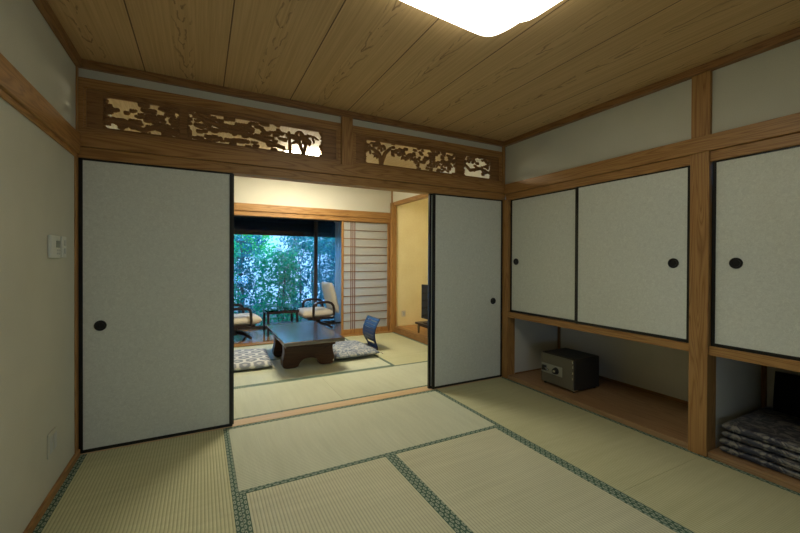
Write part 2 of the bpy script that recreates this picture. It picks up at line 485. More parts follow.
# ------------------------------------------------------------------ carved transoms
def seg_d(X, Z, x0, z0, x1, z1, r0, r1):
    dx, dz = x1 - x0, z1 - z0; t = np.clip(((X - x0) * dx + (Z - z0) * dz) / (dx * dx + dz * dz + 1e-12), 0, 1)
    return np.hypot(X - x0 - t * dx, Z - z0 - t * dz) - (r0 + (r1 - r0) * t)
def ell_d(X, Z, cx, cz, rx, rz, a=0):
    c, s = math.cos(a), math.sin(a); u = ((X - cx) * c + (Z - cz) * s) / rx; v = (-(X - cx) * s + (Z - cz) * c) / rz
    return (np.sqrt(u * u + v * v) - 1) * min(rx, rz)
def poly(pts, r0, r1):
    n = len(pts) - 1
    return [('s', *pts[i], *pts[i + 1], r0 + (r1 - r0) * i / n, r0 + (r1 - r0) * (i + 1) / n) for i in range(n)]
def leaves(cx, cz, rnd, k=6, L=.045, base=-90, spread=75):
    out = []
    for i in range(k):
        a = R(base + rnd.uniform(-spread, spread)); l = L * rnd.uniform(.7, 1.15)
        out.append(('e', cx + math.cos(a) * l * .55, cz + math.sin(a) * l * .55, l * .55, .0042, a))
    return out
def clouds(x0, x1, z0, z1, rnd, n, rx=(.014, .036), rz=(.0045, .009)):
    out = []
    for i in range(n):
        cx, cz = rnd.uniform(x0, x1), rnd.uniform(z0, z1)
        a = rnd.uniform(-.35, .25)
        w = rnd.uniform(*rx); h = rnd.uniform(*rz)
        out.append(('e', cx, cz, w, h, a))
        for k in range(3): out.append(('e', cx + (k - 1) * w * .6, cz + h * .7, w * .3, h * .8, a))
    return out
Z0, Z1 = 1.955, 2.150
def motif(kind, x0, x1, seed):
    rnd = random.Random(seed); sh = []
    for xe in (x0 + .004, x1 - .004):
        for k in range(9): sh.append(('e', xe + rnd.uniform(-.006, .006), Z0 + (Z1 - Z0) * (k + .5) / 9, rnd.uniform(.006, .022), rnd.uniform(.006, .014), rnd.uniform(-.6, .6)))
    zr = lambda: rnd.uniform(Z0, Z1)
    if kind == 'pine':
        sh += clouds(x0, x1, Z0, Z1 - .05, rnd, int((x1 - x0) * 115))
        sh += poly([(x0, Z0 + .05), (x0 + .1, Z0 + .06), (x0 + .2, Z0 + .02), (x0 + .3, Z0 + .06), (x1, Z0 + .03)], .014, .009)
        sh += clouds(x0 + .18, x1, Z0 + .05, Z1, rnd, 34)
    if kind == 'river':
        sh += clouds(x0 + .05, x1 - .3, Z0 + .07, Z1, rnd, 78)
        sh += clouds(x0, x0 + .2, Z0, Z1, rnd, 22)
        sh += clouds(x0 + .1, x1 - .35, Z0, Z0 + .045, rnd, 30)
        sh += poly([(x0 + .05, Z1 - .03), (x0 + .25, Z0 + .10), (x0 + .4, Z0 + .085), (x0 + .62, Z0 + .03)], .012, .009)
        for bx, lean in ((x1 - .245, -.01), (x1 - .145, .03), (x1 - .15, -.05)):
            sh += poly([(bx, Z0), (bx + lean * .5, Z0 + .08), (bx + lean, Z0 + .15)], .009, .005)
            for k in range(5):
                sh += leaves(bx + rnd.uniform(-.06, .09), Z0 + rnd.uniform(.08, .18), rnd, 4, .05)
    if kind == 'grove':
        sh += poly([(x0 + .155, Z0), (x0 + .15, Z0 + .06), (x0 + .09, Z0 + .12), (x0 + .04, Z0 + .13)], .018, .007)
        sh += poly([(x0 + .15, Z0), (x0 + .19, Z0 + .1), (x0 + .24, Z0 + .15)], .015, .007)
        for k in range(11): sh += leaves(x0 + rnd.uniform(.01, .2), Z0 + rnd.uniform(.07, .19), rnd, 5, .04, -120, 60)
        for k in range(12): sh += leaves(x0 + .27 + k * .022 + rnd.uniform(-.02, .02), Z0 + .165 - k * .008 + rnd.uniform(-.04, .02), rnd, 5, .04, -60, 80)
        sh += clouds(x0 + .25, x1, Z0 + .10, Z1, rnd, 52, (.012, .028))
        sh += clouds(x0 + .48, x1, Z0, Z0 + .12, rnd, 34, (.010, .024))
        for k in range(12): sh += leaves(x0 + rnd.uniform(.65, .88), Z0 + rnd.uniform(.03, .14), rnd, 4, .035, -90, 180)
    if kind == 'plum':
        sh += clouds(x0, x1, Z0 + .09, Z1, rnd, 16, (.01, .025))
        sh += clouds(x0 + .12, x1, Z0, Z1, rnd, 14, (.01, .022))
        sh += poly([(x0, Z0 + .12), (x0 + .08, Z0 + .06), (x0 + .2, Z0 + .09), (x1, Z0 + .05)], .011, .008)
        for k in range(9): sh += leaves(x0 + rnd.uniform(.02, .3), Z0 + rnd.uniform(.05, .17), rnd, 3, .03, 0, 180)
    return sh
def carve(parent, x0, x1, kind, seed, ox, oz):
    cs = .003; nx = int(round((x1 - x0) / cs)); nz = int(round((Z1 - Z0) / cs))
    xs = np.linspace(x0, x1, nx + 1); zs = np.linspace(Z0, Z1, nz + 1)
    X, Z = np.meshgrid(xs, zs, indexing='ij')
    F = np.full(X.shape, 1.0)
    for s in motif(kind, x0, x1, seed):
        d = seg_d(X, Z, *s[1:]) if s[0] == 's' else ell_d(X, Z, *s[1:])
        F = np.minimum(F, d)
    # rounded-rectangle window: everything outside it is solid
    cx, cz, hx, hz, rr = (x0 + x1) / 2, (Z0 + Z1) / 2, (x1 - x0) / 2 - .006, (Z1 - Z0) / 2 - .004, .03
    qx = np.abs(X - cx) - hx + rr; qz = np.abs(Z - cz) - hz + rr
    rd = np.hypot(np.maximum(qx, 0), np.maximum(qz, 0)) + np.minimum(np.maximum(qx, qz), 0) - rr
    F = np.minimum(F, -rd)
    gx, gz = np.gradient(F, xs[1] - xs[0], zs[1] - zs[0])
    solid = (F[:-1, :-1] + F[1:, :-1] + F[:-1, 1:] + F[1:, 1:]) / 4 < 0
    pad = np.pad(solid, 1, mode='edge')
    cnt = pad[:-1, :-1].astype(int) + pad[1:, :-1] + pad[:-1, 1:] + pad[1:, 1:]
    edge = (cnt > 0) & (cnt < 4)
    g2 = np.maximum(gx * gx + gz * gz, .25)
    lim = (xs[1] - xs[0]) * .55
    DX = np.where(edge, np.clip(-F * gx / g2, -lim, lim), 0); DZ = np.where(edge, np.clip(-F * gz / g2, -lim, lim), 0)
    vs = []; fs = []; idx = {}
    def V(i, j):
        k = (i, j)
        if k not in idx:
            idx[k] = len(vs); f = F[i, j]
            rel = .009 * min(1, max(0, -f / .009)) if rd[i, j] < 0 else 0
            vs.append((xs[i] + DX[i, j] - ox, -rel, zs[j] + DZ[i, j] - oz))
        return idx[k]
    for i in range(nx):
        for j in range(nz):
            if (F[i, j] + F[i + 1, j] + F[i, j + 1] + F[i + 1, j + 1]) / 4 < 0:
                fs.append((V(i, j), V(i + 1, j), V(i + 1, j + 1), V(i, j + 1)))
    m = MB(); m.add(vs, fs, True)
    o = m.build('pierced_carving', 'carve', parent)
    so = o.modifiers.new('solid', 'SOLIDIFY'); so.thickness = .016; so.offset = 0
    return o
def transom(x0, x1, pieces, label):
    ox, oz = (x0 + x1) / 2, 1.912
    t = empty('carved_transom', (ox, 2.885, oz), label=label, cat='carved transom', group='carved transoms above the doorway')
    b0, b1 = x0 + .035, x1 - .035; zz0, zz1 = 1.945 - oz, 2.178 - oz
    bd = MB(); cur = b0
    for (a, b, k, s) in pieces:
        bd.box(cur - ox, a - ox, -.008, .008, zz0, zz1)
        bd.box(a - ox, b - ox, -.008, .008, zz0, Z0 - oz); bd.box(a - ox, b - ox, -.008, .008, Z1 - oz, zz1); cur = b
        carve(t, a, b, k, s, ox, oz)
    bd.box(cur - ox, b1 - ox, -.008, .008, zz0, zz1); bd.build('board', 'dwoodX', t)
    fr = MB()
    fr.box(x0 - ox, x1 - ox, -.022, .03, 0, zz0).box(x0 - ox, x1 - ox, -.022, .03, zz1 + .012, 2.237 - oz)
    fr.box(x0 - ox, b0 - ox - .012, -.022, .03, zz0, zz1 + .012).box(b1 - ox + .012, x1 - ox, -.022, .03, zz0, zz1 + .012)
    fr.build('frame', 'woodX', t, .002)
    inn = MB()
    inn.box(b0 - ox - .012, b1 - ox + .012, -.017, .02, zz1, zz1 + .012)
    inn.box(b0 - ox - .012, b0 - ox, -.017, .02, zz0, zz1).box(b1 - ox, b1 - ox + .012, -.017, .02, zz0, zz1)
    inn.build('inner_moulding', 'woodX', t)
    return t
transom(-.644, .970, [(-.530, -.125, 'pine', 3), (-.085, .828, 'river', 5)], 'longer left carved wooden transom with pierced clouds, river and bamboo')
transom(1.064, 2.640, [(1.172, 2.098, 'grove', 11), (2.175, 2.512, 'plum', 4)], 'right carved wooden transom with pierced bamboo grove and blossom')

# ------------------------------------------------------------------ fusuma doors
DN = [0]
def fusuma(x0, x1, y, z0, z1, pullx=None, pullz=None, along='X'):
    """door panel; along X faces -Y, along Y faces -X (x0, x1 then mean Y range, y mean X)"""
    DN[0] += 1
    w = abs(x1 - x0); h = z1 - z0; b = .019
    loc = ((x0 + x1) / 2, y, z0) if along == 'X' else (y, (x0 + x1) / 2, z0)
    rz = 0 if along == 'X' else -math.pi / 2
    t = tag(empty('door_%d' % DN[0], loc, rz), kind='structure')
    fr = MB()
    fr.box(-w / 2, -w / 2 + b, 0, .024, 0, h).box(w / 2 - b, w / 2, 0, .024, 0, h)
    fr.box(-w / 2 + b, w / 2 - b, 0, .024, 0, b).box(-w / 2 + b, w / 2 - b, 0, .024, h - b * .8, h)
    fr.build('lacquered_frame', 'black', t, .002)
    MB().box(-w / 2 + b, w / 2 - b, .004, .020, b, h - b * .8).build('paper_panel', 'fusuma', t)
    if pullx is not None:
        px = pullx - (x0 + x1) / 2
        if along == 'Y': px = -px
        MB().lathe([(.0001, .0), (.019, .0), (.022, -.004), (.030, -.005), (.0315, -.002), (.0315, .006)], (px, .002, pullz - z0), 'Y', 28).build('door_pull', 'pull', t)
    return t
fusuma(-.6460, .192, 2.868, .002, ZD + .004, -.543, .758)
fusuma(-.636, .202, 2.897, .002, ZD + .004)
fusuma(1.840, 2.655, 2.868, .002, ZD + .004, 2.538, .763)
fusuma(1.815, 2.63, 2.897, .002, ZD + .004)
# closet doors on the right wall
fusuma(2.05, 2.80, XR + .024, .658, ZD, 2.725, 1.150, 'Y')
fusuma(1.235, 2.045, XR + .000, .658, ZD, 1.334, 1.150, 'Y')
fusuma(.30, 1.134, XR + .012, .660, ZD, 1.018, 1.153, 'Y')
fusuma(-.50, .32, XR + .038, .660, ZD, None, None, 'Y')

# ------------------------------------------------------------------ closet niches
XC = 3.39
struct('wall_closet', MB().box(XC, XC + .05, YN, 2.97, -.06, 1.8), 'niche')
struct('wall_closet_end', MB().box(2.70, XC, 2.804, 2.86, -.06, 1.8), 'niche')
struct('wall_closet_divider', MB().box(2.76, XC, 1.137, 1.21, -.06, 1.8), 'niche')
trim(MB().box(XR - .002, XC, 1.21, 2.80, -.05, .034), 'shelfY')
trim(MB().box(XR - .002, XC, YN, 1.137, -.05, .034), 'shelfY')
trim(MB().box(XR - .004, XR + .10, 1.235, 2.80, .605, .656), 'woodY')
trim(MB().box(XR - .002, XR + .10, YN, 1.137, .606, .660), 'woodY')
struct('ceiling_closet_shelf', MB().box(XR + .10, XC, YN, 2.79, .615, .64), 'shelfY')
trim(MB().box(XC - .012, XC, 1.235, 2.79, .034, .06), 'dwoodY')
trim(MB().box(2.76, XC, 2.788, 2.80, .034, .046), 'dwoodX')
trim(MB().box(XC - .02, XC, 2.775, 2.80, .034, .615), 'dwoodZ')
trim(MB().box(XC - .02, XC, 1.112, 1.137, .034, .615), 'dwoodZ')

# safe
sf = empty('safe', (2.80, 2.332, .034), label='small dark grey combination safe sitting in the closet niche', cat='safe')
# local: x depth (0 front .. .33), y -.177 .. .177, z 0 .. .285
MB().box(.012, .335, -.178, .178, .012, .285).build('body', 'safe', sf, .008)
MB().box(-.002, .012, -.170, .170, .020, .277).build('door', 'safed', sf, .003)
cp = MB().box(-.007, -.002, -.062, .165, .105, .190).build('control_plate', 'plate', sf, .002)
MB().lathe([(.0001, -.034), (.022, -.034), (.026, -.028), (.028, -.012), (.031, -.007)], (0, .002, .147), 'X', 24).build('combination_dial', 'tv', cp)
MB().lathe([(.0001, -.037), (.010, -.037), (.012, -.034)], (0, .002, .147), 'X', 16).build('dial_centre', 'chrome', cp)
MB().box(-.020, -.007, .105, .150, .125, .172).build('handle_recess', 'tv', cp, .003)
MB().tube([(-.016, .110, .152), (-.034, .085, .148), (-.036, .060, .145)], .009, 10).build('handle_lever', 'chrome', cp)
for z in (.262, .222, .172, .122): MB().tube([(-.004, -.168, z - .011), (-.004, -.168, z + .011)], .006, 8).build('hinge', 'chrome', sf)
MB().box(-.004, .05, -.180, -.150, .014, .024).build('badge', 'chrome', sf, .002)
for x in (.03, .30):
    for y in (-.15, .15): MB().lathe([(.0001, 0), (.014, 0), (.014, .014)], (x, y, 0), 'Z', 12).build('foot', 'tv', sf)

# folded bedding cushions in the second niche
pos = ['lowest', 'second lowest', 'second from top', 'topmost']
for k in range(4):
    cu = empty('folded_cushion', (3.018 + (.006, -.006, .008, 0)[k], .672 + (.004, 0, -.005, -.008)[k], .034 + k * .0455), R((.4, -.5, .6, 0)[k]),
               label='dark leaf-patterned folded floor cushion, %s of the stack in the right niche' % pos[k], cat='floor cushion', group='stack of dark folded cushions in the right niche')
    MB().pillow(.60, .86, .0435, n=30, p=16, ex=.28, seed=k, wr=.0012).build('cover', 'brocade', cu)
    MB().tube([(-.298, -.40, .021), (-.299, 0, .021), (-.298, .40, .021)], .0018, 6).build('piping', 'blackc', cu)
bk = empty('black_backrest', (3.20, .690, .226), R(0), label='black rounded backrest standing in shadow at the back, on the dark cushion stack', cat='backrest')
MB().pillow(.25, .66, .12, n=24, p=4).xf(Matrix.Rotation(R(-84), 4, 'Y') @ Matrix.Translation((.12, 0, -.06))).build('cover', 'blackc', bk)

# ------------------------------------------------------------------ left wall fittings
sw = empty('wall_thermostat', (XL, 2.452, 1.166), label='white wall thermostat with small grey display, left of the light switch', cat='thermostat')
MB().box(0, .014, -.070, .070, 0, .112).build('body', 'white', sw, .004)
MB().box(.014, .0155, .000, .056, .052, .086).build('display', 'lcd', sw)
for z in (.018, .034):
    for y in (.012, .042): MB().box(.014, .016, y, y + .018, z, z + .009).build('button', 'greyp', sw, .001)
MB().box(.014, .0152, -.062, -.012, .012, .100).build('cover_flap', 'white', sw, .001)
ls = empty('light_switch', (XL, 2.604, 1.168), label='narrow white light switch plate between thermostat and door post', cat='light switch')
MB().box(0, .009, -.033, .033, 0, .112).build('plate', 'white', ls, .003)
for z in (.020, .062): MB().box(.009, .013, -.012, .012, z, z + .030).build('rocker', 'greyp', ls, .002)
po = empty('wall_outlet', (XL, 2.428, .205), label='white cover plate low on the left wall near the floor', cat='wall outlet')
MB().box(0, .008, -.058, .058, 0, .115).build('plate', 'wall', po, .003)
for y in (-.028, .026): MB().box(.008, .0105, y - .020, y + .020, .018, .097).build('module', 'greyp', po, .001)

# ------------------------------------------------------------------ ceiling lights
def ceiling_light(x, y, z, w, m, label):
    t = empty('ceiling_light', (x, y, z), label=label, cat='ceiling light')
    def rr(hx, hy, r, n=6):
        pts = []
        for cx, cy, a0 in ((hx - r, hy - r, 0), (-hx + r, hy - r, 90), (-hx + r, -hy + r, 180), (hx - r, -hy + r, 270)):
            for k in range(n + 1):
                a = R(a0 + 90 * k / n); pts.append((cx + r * math.cos(a), cy + r * math.sin(a)))
        return pts
    MB().prism(rr(w - .02, w - .02, .07), 'Z', -.012, 0).build('base_plate', 'white', t)
    # three bowed acrylic lobes: a wide middle one and two rounded side wings
    def lobe(y0, y1, hx, rnd_side):
        hy = (y1 - y0) / 2; cy = (y0 + y1) / 2; vs = []; fs = []; N1, N2 = 24, 12
        for i in range(N1 + 1):
            for j in range(N2 + 1):
                v = -1 + 2 * j / N2
                lim = hx
                if rnd_side: 
                    q = (v * rnd_side + 1) / 2
                    lim = hx - .035 - .085 * (1 - math.sqrt(max(0, 1 - q ** 2.6)))
                else: lim = hx - .03 * abs(v) ** 8
                u = (-1 + 2 * i / N1)
                e = 1 - abs(u) ** 10
                fall = 1 - (.35 * (max(0, v * rnd_side)) ** 6 if rnd_side else 0)
                vs.append((u * lim, cy + v * hy, -.012 - .062 * (max(e, 0) ** .4) * fall))
        for i in range(N1):
            for j in range(N2):
                a = i * (N2 + 1) + j; fs.append((a, a + N2 + 1, a + N2 + 2, a + 1))
        # skirt up to the base plate
        ring = [i * (N2 + 1) for i in range(N1 + 1)] + [N1 * (N2 + 1) + j for j in range(1, N2 + 1)] + [i * (N2 + 1) + N2 for i in range(N1 - 1, -1, -1)] + [j for j in range(N2 - 1, 0, -1)]
        b = len(vs)
        for k in ring: vs.append((vs[k][0], vs[k][1], -.010))
        n = len(ring)
        for k in range(n): fs.append((ring[k], ring[(k + 1) % n], b + (k + 1) % n, b + k))
        return MB().add(vs, fs, True)
    lobe(-w + .186, w - .186, w, 0).build('middle_diffuser', m, t)
    lobe(w - .184, w, w, 1).build('side_diffuser', m, t)
    lobe(-w, -w + .184, w, -1).build('side_diffuser', m, t)
    for sy in (-1, 1):
        yy = sy * (w - .185); MB().box(-w + .12, w - .12, yy - .001, yy + .001, -.0765, -.012).build('seam_strip', 'pull', t)
    t.rotation_euler[2] = R(4.5) if y < 2 else 0
    return t
ceiling_light(1.008, 1.088, ZC, .385, 'lampN', 'lit square ceiling light with rounded corners at the top edge of the near room')
ceiling_light(1.12, 4.46, ZC, .36, 'lampF', 'lit ceiling light in the far room, glimpsed through the left transom')

# ------------------------------------------------------------------ far room shell
M['ceil2'] = wood('far_ceiling_boards', (.62, .47, .26), (.48, .33, .16), 'Y', .7, .5)
struct('ceiling_far', MB().box(XL, 3.7, 2.93, YF + .1, ZC, ZC + .03), 'ceil2')
struct('wall_far', MB().box(XL, XR2, YF, YF + .08, 1.915, ZC + .05), 'wall2')
struct('wall_above_alcove', MB().box(XR2, XR2 + .05, 2.97, YF, 2.085, ZC + .05), 'wall2')
trim(MB().box(XR2 - .012, XR2 + .075, 2.97, YF - .06, 2.033, 2.088), 'woodY')
struct('wall_alcove_back', MB().box(2.775, 3.65, 5.455, 5.56, -.05, ZC + .05), 'yellow')
struct('wall_alcove_right', MB().box(3.6, 3.68, 2.95, 5.455, -.05, ZC + .05), 'yellow')
struct('wall_alcove_front', MB().box(2.70, 3.6, 2.97, 3.35, -.05, ZC + .05), 'wall2')
trim(MB().box(2.70, XR2 + .042, YF - .07, YF + .07, 0, 2.08), 'woodZ')
trim(MB().box(2.715, XR2, YF - .012, YF, 1.915, ZC), 'woodZ')
trim(MB().box(XR2, XR2 + .07, 3.35, YF - .085, -.05, .092), 'dwoodY')
trim(MB().box(XR2 + .07, 3.6, 3.35, 5.455, -.05, .088), 'woodY')
# lintel over the shoji and veranda opening
trim(MB().box(XL, 2.70, YF - .028, YF + .06, 1.815, 1.915), 'woodX')
trim(MB().box(XL, 2.70, YF - .010, YF + .055, 1.752, 1.815), 'woodX')
trim(MB().box(2.672, 2.70, YF - .005, YF + .05, .012, 1.752), 'dwoodZ')
ao = empty('wall_outlet', (2.925, 5.455, .235), label='small pale outlet on the yellow alcove wall', cat='wall outlet')
MB().box(-.035, .035, -.008, 0, 0, .095).build('plate', 'cream', ao, .002)
MB().box(-.014, .014, -.0105, -.008, .02, .075).build('module', 'greyp', ao, .001)

al = empty('alcove_light', (2.82, 4.45, 2.19), label='slim lit lamp hidden inside the alcove behind its header beam', cat='lamp')
MB().box(-.03, .03, -.50, .50, .03, .05).build('housing', 'white', al, .003)
MB().tube([(0, -.46, .012), (0, .46, .012)], .013, 10).build('tube', emit('alcove_tube', (1.0, .86, .58), 30), al)
# shoji
def shoji(x0, x1, y):
    DN[0] += 1
    t = tag(empty('door_%d' % DN[0], ((x0 + x1) / 2, y, .012)), kind='structure')
    w = x1 - x0; h = 1.742
    fr = MB()
    fr.box(-w / 2, -w / 2 + .034, -.014, .014, 0, h).box(w / 2 - .02, w / 2, -.014, .014, 0, h)
    fr.box(-w / 2 + .034, w / 2 - .02, -.013, .013, 0, .075).box(-w / 2 + .034, w / 2 - .02, -.013, .013, h - .012, h)
    fr.build('frame', 'woodZ', t, .002)
    MB().box(-w / 2 + .034, w / 2 - .02, .004, .006, .075, h - .012).build('paper', 'shoji', t)
    k = MB(); n = 13; z0, z1 = .075, h - .012
    for i in range(1, n): 
        z = z0 + (z1 - z0) * i / n; k.box(-w / 2 + .034, w / 2 - .02, -.006, .004, z - .005, z + .005)
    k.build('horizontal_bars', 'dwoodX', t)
    v = MB()
    for x in (.145, .176, .207): v.box(-w / 2 + x, -w / 2 + x + .017, -.004, .004, z0, z1)  # slats stand in for a second shoji's silhouette through the paper
    v.build('silhouette_slats', M['slat'], t)
    return t
M['slat'] = plain('shoji_silhouette_tone', (.30, .20, .17), .6)  # tone of the silhouette showing through the paper
shoji(1.888, 2.685, YF + .03)
shoji(XL + .02, .12, YF + .03)

# ------------------------------------------------------------------ veranda
struct('wall_veranda_left', MB().box(XL - .1, XL, YF, YW + .1, -.06, 2.3), 'wall2')
struct('wall_veranda_right', MB().box(3.0, 3.1, YF + .08, YW + .1, -.06, 2.3), 'wall2')
struct('ceiling_veranda', MB().box(XL - .1, 3.1, YF + .08, YW + .1, 2.15, 2.2), 'dwoodX')
vw = MB().box(XL, 3.0, YW - .02, YW + .06, 1.90, 2.15).box(2.42, 3.0, YW - .02, YW + .06, -.05, 1.90)
struct('wall_veranda_window', vw, 'dwoodX')
w1 = tag(empty('window_1', (.9, YW, 0)), kind='structure')
fr = MB()
fr.box(-1.55, 1.52, -.02, .03, 0, .03).box(-1.55, 1.52, -.02, .03, 1.87, 1.90)
fr.box(-1.55, -1.51, -.02, .03, .03, 1.87).box(1.48, 1.52, -.02, .03, .03, 1.87)
fr.box(-.62, -.575, -.02, .03, .03, 1.87).box(.905, .965, -.02, .03, .03, 1.87)
fr.build('window_frame', 'bronze', w1, .003)
for a, b in ((-1.51, -.62), (-.575, .905), (.965, 1.48)):
    MB().box(a, b, .002, .008, .03, 1.87).build('pane', 'glass', w1)
MB().box(.965, 1.48, .036, .038, .0, 1.88).build('insect_screen', 'screen', w1)
bl = empty('hanging_blind', (.9, YW + .17, 1.58), label='dark hanging blind across the top of the garden window', cat='blind')
MB().box(-1.5, 1.5, -.006, .006, .02, .36).build('cloth', 'blind', bl)
MB().tube([(-1.5, 0, .012), (1.5, 0, .012)], .012, 8).build('bottom_rail', 'darkw', bl)
struct('ceiling_eave', MB().box(-1.2, 3.6, YW + .07, YW + .75, 1.95, 2.0), 'dwoodY')
# curtain
cu = empty('curtain', (2.27, YW - .09, 0), label='pale blue sheer curtain bunched at the right end of the garden window', cat='curtain')
vs = []; fs = []; n = 48; zs = [.012 + 1.83 * k / 12 for k in range(13)]
for i in range(n + 1):
    u = i / n
    for k, z in enumerate(zs):
        a = .022 + .006 * math.sin(k * .7)
        vs.append((-.10 + .20 * u + .004 * math.sin(k + i), a * math.sin(u * math.pi * 2 * 5 + .25 * math.sin(k * .5)), z))
for i in range(n):
    for k in range(12):
        a = i * 13 + k; fs.append((a, a + 13, a + 14, a + 1))
MB().add(vs, fs, True).build('sheer_cloth', 'curtain', cu)
MB().tube([(-.12, 0, 1.85), (.18, 0, 1.85)], .009, 8).build('rail', 'greyp', cu)

# ------------------------------------------------------------------ low table (zataku)
zt = empty('low_table', (1.04, 4.44, 0), label='dark lacquered low table on the far room tatami', cat='low table')
hx, hy = .315, .60
MB().box(-hx, hx, -hy, hy, .295, .335).build('tabletop', 'zataku', zt, .006)
ap = MB()
ap.box(-hx + .05, hx - .05, -hy + .17, -hy + .20, .235, .295).box(-hx + .05, hx - .05, hy - .20, hy - .17, .235, .295)
ap.box(-hx + .05, -hx + .08, -hy + .20, hy - .20, .235, .295).box(hx - .08, hx - .05, -hy + .20, hy - .20, .235, .295)
ap.build('apron', 'zleg', zt, .003)
def legpanel(y0, y1):
    P = [(-.268, .295), (-.266, .22), (-.262, .17), (-.270, .13), (-.282, .085), (-.284, .04), (-.268, .0), (-.120, 0), (-.105, .045), (-.065, .085), (0, .095),
         (.065, .085), (.105, .045), (.120, 0), (.268, 0), (.284, .04), (.282, .085), (.270, .13), (.262, .17), (.266, .22), (.268, .295)]
    # smooth the outline once
    Q = []
    for i, p in enumerate(P[:-1]):
        q = P[i + 1]; Q.append((p[0] * .75 + q[0] * .25, p[1] * .75 + q[1] * .25)); Q.append((p[0] * .25 + q[0] * .75, p[1] * .25 + q[1] * .75))
    Q[0] = P[0]; Q[-1] = P[-1]
    return MB().prism([(x, max(z, 0)) for x, z in Q], 'Y', y0, y1)
legpanel(-.34, -.22).build('leg', 'zleg', zt, .006)
legpanel(.22, .34).build('leg', 'zleg', zt, .006)

# zabuton cushions
zb = empty('floor_cushion', (.35, 4.60, 0), R(-3), label='grey and white hexagon-patterned floor cushion left of the low table', cat='floor cushion')
MB().pillow(.68, .80, .075, n=28, p=7, puff=2.0, wr=.004).build('cover', 'hex', zb)
for sx in (-1, 1):
    for sy in (-1, 1): MB().tube([(sx * .325, sy * .385, .035), (sx * .345, sy * .40, .03), (sx * .350, sy * .41, .01)], .004, 6, r2=.008).build('corner_tassel', 'cream', zb)
zc = empty('floor_cushion', (1.605, 4.47, .022), R(2), label='mottled blue-grey floor cushion on the dark floor chair, right of the low table', cat='floor cushion')
MB().pillow(.55, .72, .065, n=28, p=7, puff=2.0, seed=4, wr=.004).build('cover', 'floral', zc)
for sx in (-1, 1):
    for sy in (-1, 1): MB().tube([(sx * .29, sy * .345, .03), (sx * .305, sy * .36, .025), (sx * .310, sy * .365, .01)], .004, 6, r2=.008).build('corner_tassel', 'cream', zc)

# legless chair: bent plywood seat and slatted back
fc = empty('floor_chair', (1.80, 4.60, 0), label='dark legless floor chair tinted by blue window sheen, with curved slatted back, right of the low table', cat='floor chair')
prof = [(.205, .010), (.195, .05), (.175, .085), (.150, .14), (.140, .205), (.150, .27), (.178, .335), (.215, .400)]
def at(h):
    for (x0, z0), (x1, z1) in zip(prof[:-1], prof[1:]):
        if z0 <= h <= z1: return x0 + (x1 - x0) * (h - z0) / (z1 - z0)
    return prof[-1][0]
def backpiece(y0a, y1a, y0b, y1b, za, zb, n=8, th=.013):
    vs = []; fs = []
    for i in range(n + 1):
        q = i / n; z = za + (zb - za) * q; x = at(z)
        a = y0a + (y0b - y0a) * q; b = y1a + (y1b - y1a) * q
        vs += [(x, a, z), (x, b, z), (x + th, b, z), (x + th, a, z)]
    for i in range(n):
        for k in range(4): fs.append((i * 4 + k, i * 4 + (k + 1) % 4, i * 4 + 4 + (k + 1) % 4, i * 4 + 4 + k))
    fs.append((0, 1, 2, 3)); fs.append((n * 4 + 3, n * 4 + 2, n * 4 + 1, n * 4))
    return vs, fs
W_ = .195
fr = MB()
for s in (-1, 1):
    fr.add(*backpiece(*sorted((s * .10, s * .150)), *sorted((s * .145, s * W_)), .012, .15))
    fr.add(*backpiece(*sorted((s * .150, s * W_)), *sorted((s * .155, s * W_)), .15, .400))
fr.add(*backpiece(-W_ + .03, W_ - .03, -W_ + .03, W_ - .03, .366, .400, 3))
fr.add(*backpiece(-.12, .12, -.12, .12, .012, .07, 3))
fr.build('back_frame', 'bluesheen', fc, .002)
for k in range(6):
    z = .108 + k * .0425
    MB().add(*backpiece(-W_ + .03, W_ - .03, -W_ + .03, W_ - .03, z, z + .036, 3, .009)).build('slat', 'bluesheen', fc)
MB().box(-.20, .20, -.19, .19, .006, .022).build('seat', 'darkw', fc, .004)

# ------------------------------------------------------------------ veranda chairs and table
def easy_chair(loc, rz, label):
    t = empty('easy_chair', loc, rz, label=label, cat='armchair', group='low upholstered armchairs on the veranda')
    MB().pillow(.52, .48, .135, c=(.07, 0, .215), n=18, p=6).build('seat_cushion', 'cream', t)
    m = MB().pillow(.52, .46, .11, n=18, p=5)
    m.xf(Matrix.Translation((-.235, 0, .30)) @ Matrix.Rotation(R(-76), 4, 'Y') @ Matrix.Translation((.22, 0, -.02))); m.build('back_cushion', 'cream', t)
    MB().box(-.20, .24, -.235, .235, .185, .222).build('seat_frame', 'darkw', t, .006)
    for s in (-1, 1):
        y = s * .272; pts = []
        for cx, cz, a0, r in ((.13, .425, 90, .04), (-.13, .40, 0, 0), ):
            pass
        loop = [(.17, y, .20), (.172, y, .30), (.168, y, .40), (.150, y, .445), (.11, y, .463), (.02, y, .470), (-.07, y, .468), (-.13, y, .448), (-.165, y, .405), (-.178, y, .34), (-.175, y, .26), (-.155, y, .225), (-.05, y, .215), (.08, y, .212)]
        MB().tube(loop, .021, 8, closed=True).build('armrest', 'darkw', t)
        MB().box(-.10, .10, min(y, s * .23), max(y, s * .23), .195, .215).build('bracket', 'darkw', t)
    MB().lathe([(.0001, .185), (.11, .185), (.10, .165), (.045, .15), (.04, .08), (.05, .06)], (0, 0, 0), 'Z', 20).build('swivel_column', 'darkw', t)
    for k in range(4):
        a = R(45 + 90 * k); c, s = math.cos(a), math.sin(a)
        MB().tube([(0.02 * c, .02 * s, .10), (.16 * c, .16 * s, .075), (.27 * c, .27 * s, .026)], .026, 8, r2=.018).build('leg', 'darkw', t)
    return t
easy_chair((.425, 5.98, 0), R(6), 'left cream veranda armchair with looped dark arms, cut off by the sliding door')
